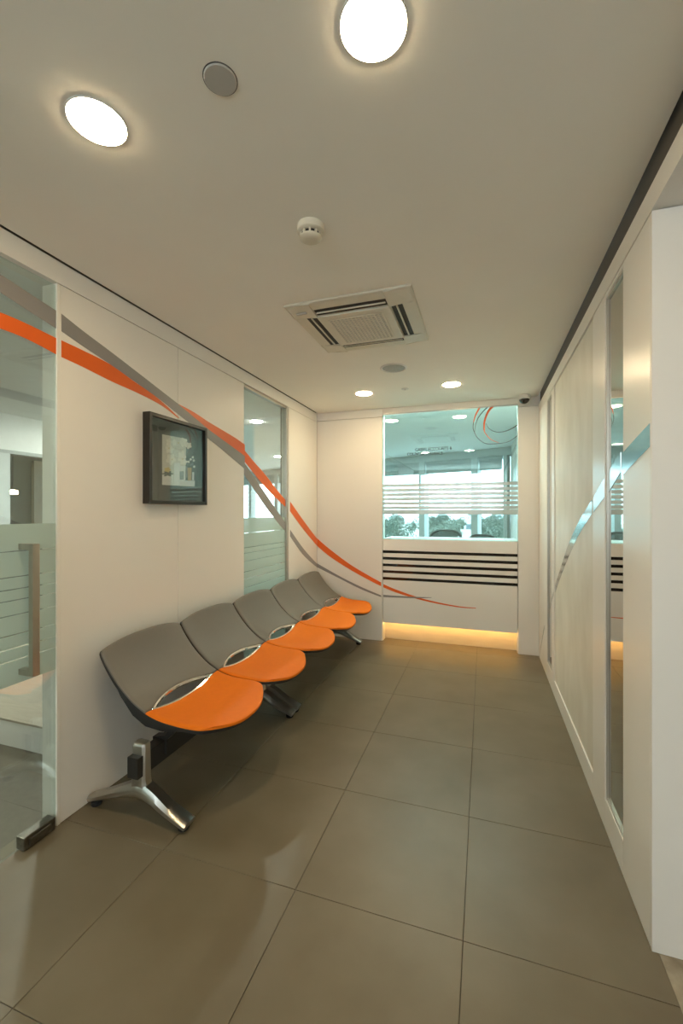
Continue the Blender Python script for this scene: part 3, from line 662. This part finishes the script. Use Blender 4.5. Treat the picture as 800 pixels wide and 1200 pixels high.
def make_seat(parent, y):
    """one seat unit; built round y=0 then moved"""
    base = WL[parent]; off = Vector((WLX, y, 0))
    def fin(bm, name, m, par, smooth=True, bevel=0.0):
        bmesh.ops.translate(bm, verts=bm.verts, vec=off); return obj(name, bm, m, par, smooth=smooth, bevel=bevel, origin=off)
    bm = bmesh.new(); patch(bm, lambda u: 0.006, lambda u: VJ - lens(u, AU), -0.019, -0.004, 0.0, us_=0.988); patch(bm, lambda u: VJ + lens(u, AD), lambda u: 0.982, -0.019, -0.004, 0.0, us_=0.988)
    sh = fin(bm, 'seat_shell', M['black'], parent)
    bm = bmesh.new(); patch(bm, lambda u: 0.0, lambda u: VJ - 0.002 - lens(u, AU), -0.0035, 0.011, 0.008); fin(bm, 'back_pad', M['grey_f'], sh)
    bm = bmesh.new(); patch(bm, lambda u: VJ + 0.002 + lens(u, AD), lambda u: 1.0, -0.0035, 0.011, 0.008); fin(bm, 'seat_pad', M['orange_f'], sh)
    bm = bmesh.new(); pts = []
    for k in range(26):
        u = -UH * 0.985 + 2 * UH * 0.985 * k / 25; v = VJ - lens(u, AU) + 0.004; pts.append(surf(u, v) + nrm(u, v) * -0.002)
    for k in range(1, 25):
        u = UH * 0.985 - 2 * UH * 0.985 * k / 25; v = VJ + lens(u, AD) - 0.004; pts.append(surf(u, v) + nrm(u, v) * -0.002)
    tube(bm, pts, 0.0105, 8, closed=True); fin(bm, 'chrome_trim', M['chrome'], sh)
    # black pan under the seat, deepening towards the beam
    for s in (-1, 1):
        secs = []; bm = bmesh.new()
        for v, dp in ((0.16, 0.003), (0.30, 0.022), (0.42, 0.038), (0.52, 0.042), (0.64, 0.030), (0.80, 0.004)):
            r_ = []
            for u, q in ((0.93, 0), (0.86, 0), (0.86, 1), (0.92, 1)):
                p_ = surf(s * u, v); n_ = nrm(s * u, v); r_.append(p_ - n_ * (0.0195 + q * dp))
            secs.append(r_)
        loft(bm, secs); fin(bm, 'side_rib', M['black'], sh, smooth=False)
    # bracket carrying the seat on the beam
    for sy in (-0.12, 0.12):
        bm = bmesh.new(); P = [(0.418, 0.426), (0.47, 0.416), (0.60, 0.412), (0.60, 0.400), (0.43, 0.385), (BEAM_X1 + 0.012, 0.302), (BEAM_X1 + 0.012, 0.235), (BEAM_X0 - 0.012, 0.235), (BEAM_X0 - 0.012, 0.306), (0.345, 0.320)]
        loft(bm, [[(a, sy - 0.02, b) for a, b in P], [(a, sy + 0.02, b) for a, b in P]]); fin(bm, 'bracket', M['black'], parent, smooth=False)
    return sh
def make_leg(parent, y):
    off = Vector((WLX, y, 0)); bm = bmesh.new()
    # arched foot from wall side to front, 8-sided lofted bar
    cl = catmull([(0.018, 0.032, 0.030, 0.014), (0.13, 0.074, 0.032, 0.018), (0.235, 0.114, 0.034, 0.026), (0.315, 0.134, 0.036, 0.034), (0.385, 0.116, 0.037, 0.028), (0.475, 0.070, 0.038, 0.020), (0.578, 0.030, 0.040, 0.014)], 22)
    secs = []
    for i, (x, z, wy, hz) in enumerate(cl):
        a, b = cl[max(i - 1, 0)], cl[min(i + 1, len(cl) - 1)]; t_ = Vector((b[0] - a[0], 0, b[1] - a[1])).normalized(); n_ = Vector((-t_.z, 0, t_.x))
        c_ = Vector((x, 0, z)); r_ = []
        for a_, b_ in ((-1, -.55), (-.72, -1), (.72, -1), (1, -.55), (1, .35), (.62, 1), (-.62, 1), (-1, .35)):
            r_.append(c_ + Vector((0, a_ * wy, 0)) + n_ * (b_ * hz))
        secs.append(r_)
    loft(bm, secs)
    bmesh.ops.translate(bm, verts=bm.verts, vec=off); lg = obj('leg', bm, M['alu'], parent, smooth=True, origin=off)
    bm = bmesh.new(); secs = []
    for z, wx, wy in ((0.115, 0.062, 0.034), (0.150, 0.044, 0.030), (0.185, 0.038, 0.028), (0.335, 0.036, 0.026), (0.346, 0.033, 0.023), (0.350, 0.026, 0.018)):
        secs.append([(0.315 + a * wx, b * wy, z) for a, b in ((-1, -.6), (-.7, -1), (.7, -1), (1, -.6), (1, .6), (.7, 1), (-.7, 1), (-1, .6))])
    loft(bm, secs); bmesh.ops.translate(bm, verts=bm.verts, vec=off); obj('post', bm, M['alu'], lg, smooth=True, origin=off)
    for x in (0.045, 0.548):
        bm = bmesh.new(); lathe(bm, [(0.022, 0.0), (0.024, 0.004), (0.024, 0.018), (0.018, 0.024)], (WLX + x, y, 0), 20); obj('rubber_foot', bm, M['rubber'], lg, smooth=True)
PITCH, Y0 = 0.566, 1.553
protos = {}
def copy_tree(o, parent, delta):
    c = o.copy(); C.objects.link(c); c.parent = parent; c.location = o.location + delta
    for ch in o.children: copy_tree(ch, c, Vector((0, 0, 0)))
    return c
def bench(seats, legs, label, ya, yb):
    y = Y0 + PITCH * (seats[0] + len(seats) / 2)
    t = root('beam_seat', (WLX + 0.33, y, 0), label, 'bench', 'beam seats along the ribbon wall')
    obj('beam', bx(WLX + BEAM_X0, WLX + BEAM_X1, ya, yb, BEAM_Z0, BEAM_Z1), M['black'], t, bevel=0.003)
    for i in seats:
        yc = Y0 + PITCH * (i + 0.5) - 0.005
        if 'seat' not in protos:
            make_seat(t, yc); protos['seat'] = ([c for c in t.children if c.name.startswith(('seat_shell', 'bracket'))], yc, WL[t])
        else:
            src, y0, wl0 = protos['seat']
            for s_ in src: copy_tree(s_, t, wl0 + Vector((0, yc - y0, 0)) - WL[t])
    for ly in legs:
        if 'leg' not in protos:
            make_leg(t, ly); protos['leg'] = ([c for c in t.children if c.name.startswith('leg')][0], ly, WL[t])
        else:
            s_, y0, wl0 = protos['leg']; copy_tree(s_, t, wl0 + Vector((0, ly - y0, 0)) - WL[t])
    return t
bench([0, 1], [1.575, 2.665], 'two seat beam bench with orange seats next to the glass door', 1.520, 2.712)
bench([2, 3, 4], [2.755, 4.36], 'three seat beam bench with orange seats next to the cash counter', 2.716, 4.42)

# ---------------------------------------------------------------- framed picture on the left wall
pf = root('framed_picture', (WLX + 0.02, 2.18, 1.45), 'black framed flower still life hung on the ribbon wall', 'picture')
FX = WLX + 0.052
ya, yb = on_x(175.5, 540, FX)[0], on_x(242.8, 540, FX)[0]
zb_, zt_ = 1.452, 1.966
fw = 0.020
for a in (((WLX + 0.002), FX, ya, ya + fw, zb_, zt_), (WLX + 0.002, FX, yb - fw, yb, zb_, zt_), (WLX + 0.002, FX, ya + fw, yb - fw, zb_, zb_ + fw), (WLX + 0.002, FX, ya + fw, yb - fw, zt_ - fw, zt_)):
    obj('frame_bar', bx(*a), M['fr_black'], pf, bevel=0.0012)
mb = obj('mat_board', bx(WLX + 0.002, WLX + 0.024, ya + fw, yb - fw, zb_ + fw, zt_ - fw), M['matboard'], pf)
obj('glazing', bx(WLX + 0.040, WLX + 0.042, ya + fw, yb - fw, zb_ + fw, zt_ - fw), M['picglass'], pf)
PXL = WLX + 0.0242
def art(px, py):                               # zoomed-crop pixel -> place on the print
    return on_x(150 + px / 7.27, 460 + py / 7.27, PXL)
def flat(pts, m, name, lay):
    bm = bmesh.new(); q = [art(*p) for p in pts]; x0 = PXL + lay * 0.0005
    loft(bm, [[(x0, a, b) for a, b in q], [(x0 + 0.0004, a, b) for a, b in q]]); obj(name, bm, m, mb)
def blob(cx, cy, rx, ry, m, name, lay, n=5, wob=0.28, ph=0.0):
    flat([(cx + rx * (1 + wob * math.cos(n * a + ph) * 0.6) * math.cos(a), cy + ry * (1 + wob * math.cos(n * a + ph) * 0.6) * math.sin(a)) for a in [2 * math.pi * k / 30 for k in range(30)]], m, name, lay)
flat([(290, 355), (494, 395), (488, 720), (290, 785)], M['paper'], 'print_paper', 0)
flat([(290, 700), (385, 706), (386, 745), (568, 752), (566, 802), (290, 786)], M['paper2'], 'print_tabletop', 1)
for i, (x, y, rx, ry) in enumerate([(345, 425, 22, 36), (352, 482, 34, 36), (392, 425, 18, 28), (470, 425, 32, 36), (512, 452, 26, 26), (362, 568, 38, 44), (455, 548, 32, 46), (470, 592, 30, 26)]):
    blob(x, y, rx, ry, M['petal'], 'print_flower', 3 + i * 0.1, 5, 0.3, i)
for x, y in ((345, 475), (425, 430), (372, 570), (462, 568)): blob(x, y, 5, 6, M['yel'], 'print_flower_centre', 5, 5, 0.1)
flat([(388, 600), (442, 600), (440, 790), (388, 790)], M['vase'], 'print_vase', 4)
flat([(442, 625), (488, 625), (486, 745), (442, 760)], M['vase'], 'print_vase', 3.6)
flat([(436, 672), (472, 670), (470, 742), (438, 742)], M['vase_g'], 'print_vase', 4.6)
flat([(488, 625), (503, 630), (503, 725), (488, 722)], M['vase_g'], 'print_vase', 4.6)
flat([(503, 640), (538, 640), (534, 748), (507, 750)], M['vase_o'], 'print_vase', 5)
flat([(543, 678), (560, 678), (558, 748), (543, 748)], M['vase'], 'print_vase', 5)
blob(333, 658, 26, 20, M['yel'], 'print_flower', 4, 5, 0.3)
blob(335, 692, 42, 20, M['leafp'], 'print_leaves', 3.4, 6, 0.5)
for x, y in ((512, 590), (530, 570), (548, 552), (505, 612), (545, 610), (560, 632), (530, 615), (556, 580)): blob(x, y, 9, 10, M['vase_g'] if (x + y) % 2 else M['petal'], 'print_sprig', 5.4, 5, 0.5)

# ---------------------------------------------------------------- office chairs behind the counter
def office_chair(x, y, rz, topz, wd, label):
    t = root('office_chair', (x, y, 0), label, 'chair')
    def fin(bm, name, m, par=t, smooth=True, bevel=0.0):
        bmesh.ops.rotate(bm, verts=bm.verts, cent=(0, 0, 0), matrix=Matrix.Rotation(rz, 3, 'Z')); bmesh.ops.translate(bm, verts=bm.verts, vec=(x, y, 0)); return obj(name, bm, m, par, smooth=smooth, bevel=bevel)
    z0 = topz - 0.55; hw = wd / 2
    loop = [(hw * sx * k, 0.23 + 0.05 * (1 - abs(sx * k)), zz) for sx, k, zz in ((-1, .78, z0), (-1, .95, z0 + .15), (-1, 1.0, z0 + .36), (-1, .86, z0 + .50), (-1, .5, z0 + .545), (0, 0, z0 + .55), (1, .5, z0 + .545), (1, .86, z0 + .50), (1, 1.0, z0 + .36), (1, .95, z0 + .15), (1, .78, z0), (0, 0, z0 - .01))]
    n = 60; L2 = loop + [loop[0]]; pts = catmull(L2, n)[:-1]
    bm = bmesh.new(); tube(bm, pts, 0.016, 8, closed=True); fr = fin(bm, 'back_frame', M['black'])
    bm = bmesh.new(); v1 = [bm.verts.new(p_) for p_ in pts]; c1 = bm.verts.new((0, 0.27, z0 + 0.28))
    for i in range(len(v1)): bm.faces.new((v1[i], v1[(i + 1) % len(v1)], c1))
    r_ = bmesh.ops.extrude_face_region(bm, geom=list(bm.faces))
    for g in r_['geom']:
        if isinstance(g, bmesh.types.BMVert): g.co.y += 0.006
    fin(bm, 'back_mesh', M['mesh'])
    bm = bmesh.new(); box(bm, -0.24, 0.24, -0.24, 0.22, 0.43, 0.50); fin(bm, 'seat', M['black'], bevel=0.025)
    bm = bmesh.new(); tube(bm, [(0, 0.10, 0.42), (0, 0.30, 0.44), (0, 0.315, 0.60), (0, 0.285, z0 + 0.12)], 0.022); fin(bm, 'back_stem', M['black'])
    bm = bmesh.new(); lathe(bm, [(0.03, 0.08), (0.03, 0.30), (0.02, 0.30), (0.02, 0.43)], (0, 0, 0), 16); fin(bm, 'gas_lift', M['chrome'])
    for k in range(5):
        a = 2 * math.pi * k / 5; bm = bmesh.new(); tube(bm, [(0, 0, 0.10), (0.28 * math.cos(a), 0.28 * math.sin(a), 0.065)], [0.024, 0.014]); lg = fin(bm, 'base_arm', M['black'])
        bm = bmesh.new(); lathe(bm, [(0.022, -0.02), (0.026, -0.012), (0.026, 0.012), (0.022, 0.02)], (0.28 * math.cos(a), 0.28 * math.sin(a), 0.026), 14, axis='x'); fin(bm, 'castor', M['rubber'], lg)
    for s in (-1, 1):
        bm = bmesh.new(); tube(bm, [(s * 0.24, 0.05, 0.46), (s * 0.28, 0.05, 0.50), (s * 0.28, 0.04, 0.66)], 0.014); ar = fin(bm, 'armrest', M['black'])
        bm = bmesh.new(); box(bm, s * 0.28 - 0.035, s * 0.28 + 0.035, -0.12, 0.13, 0.66, 0.685); fin(bm, 'arm_pad', M['black'], ar, bevel=0.008)
    return t
office_chair(-0.46, 5.36, 0.0, 1.165, 0.41, 'black mesh office chair behind the cash counter, taller one')
office_chair(0.06, 6.28, 0.35, 1.070, 0.42, 'black mesh office chair behind the cash counter, lower and turned aside')

# ---------------------------------------------------------------- outside: trees and town below eye level
GZ = -9.0
struct('ground', bx(-160, 120, 14, 420, GZ - 0.5, GZ), M['ground'], 'hazy ground outside the windows')
def crown_mesh(seed):
    rnd = random.Random(seed); bm = bmesh.new()
    lobes = [(rnd.uniform(-2.2, 2.2), rnd.uniform(-2.2, 2.2), rnd.uniform(-1.5, 1.6), rnd.uniform(1.1, 1.9)) for _ in range(9)] + [(0, 0, 0.6, 2.2)]
    for _ in range(2600):
        lx, ly, lz, lr = rnd.choice(lobes); d = Vector((rnd.gauss(0, 1), rnd.gauss(0, 1), rnd.gauss(0, 1))).normalized()
        p_ = Vector((lx, ly, lz)) + d * lr * rnd.uniform(0.75, 1.02)
        a = Vector((rnd.gauss(0, 1), rnd.gauss(0, 1), rnd.gauss(0, 1))).normalized(); b = a.cross(d); 
        if b.length < 1e-3: continue
        b.normalize(); s_ = rnd.uniform(0.13, 0.26)
        bm.faces.new([bm.verts.new(p_ + a * s_), bm.verts.new(p_ + b * s_ * 0.6), bm.verts.new(p_ - a * s_), bm.verts.new(p_ - b * s_ * 0.6)])
    return bm
ct = []
for sd, mm in ((1, 'leafA'), (2, 'leafB'), (3, 'leafA')):
    bm = crown_mesh(sd); me = bpy.data.meshes.new('crown'); bm.to_mesh(me); bm.free(); me.materials.append(M[mm]); ct.append(me)
bm = bmesh.new(); tube(bm, [(0, 0, -7.0), (0.1, 0, -3.0), (0, 0.1, 0.0)], [0.35, 0.25, 0.12]); tm = bpy.data.meshes.new('trunk'); bm.to_mesh(tm); bm.free(); tm.materials.append(M['bark'])
k = 0
spots = []
for px, D, top in [(440, 72, 618), (510, 70, 619), (580, 72, 621), (470, 92, 612), (525, 94, 611), (596, 93, 615), (448, 114, 607), (493, 112, 606), (519, 116, 604), (566, 113, 607), (608, 115, 609), (465, 138, 604), (505, 140, 605), (542, 137, 606), (582, 139, 605), (330, 112, 606)]:
    r = ray(px, top); x, y, z = r[0] * D, r[1] * D, EYE + r[2] * D
    t = root('tree', (x, y, GZ), 'leafy green tree growing outside the office windows', 'tree', 'trees outside the office windows')
    sc_ = random.uniform(0.95, 1.2)
    for nm, me in (('crown', ct[k % 3]), ('trunk', tm)):
        o = bpy.data.objects.new(nm, me); C.objects.link(o); o.parent = t
        zc = (z - 2.3 * sc_) - GZ
        o.location = (0, 0, zc); o.rotation_euler = (0, 0, random.uniform(0, 6.28)); o.scale = (sc_, sc_, sc_ if nm == 'crown' else max(zc / 7.0, 0.3))
    k += 1
def far_building(px, D, wpx, top, mm, label):
    r = ray(px, top); x, y, z = r[0] * D, r[1] * D, EYE + r[2] * D; hw = wpx / FPX * D / 2
    t = root('far_building', (x, y, GZ), label, 'building')
    obj('wall', bx(x - hw, x + hw, y, y + hw * 1.6, GZ, z - 0.3), M[mm], t)
    obj('roof', bx(x - hw - 0.3, x + hw + 0.3, y - 0.3, y + hw * 1.6 + 0.3, z - 0.3, z), M[mm], t)
    obj('roof_box', bx(x - hw * 0.4, x + hw * 0.2, y + hw * 0.3, y + hw * 0.9, z, z + 0.8), M['bldg'], t)
    n = max(2, int(hw * 2 / 2.2)); zz = z - 2.6
    while zz > z - 9:
        for i in range(n):
            c_ = x - hw + (i + 0.5) * 2 * hw / n; obj('window', bx(c_ - 0.5, c_ + 0.5, y - 0.06, y + 0.02, zz, zz + 1.3), M['bwin'], t)
        zz -= 3.0
far_building(551, 104, 9, 608, 'bld', 'small pale building standing between the trees')
far_building(545, 82, 7, 621, 'bld', 'small cream building low beside the trees')
far_building(592, 190, 30, 600, 'bldg', 'wide pale grey block on the hazy skyline')
far_building(556, 220, 16, 598, 'bldg', 'narrow pale grey block on the hazy skyline')
far_building(548, 58, 20, 629, 'bldg', 'low grey flat roofed building in front of the trees')
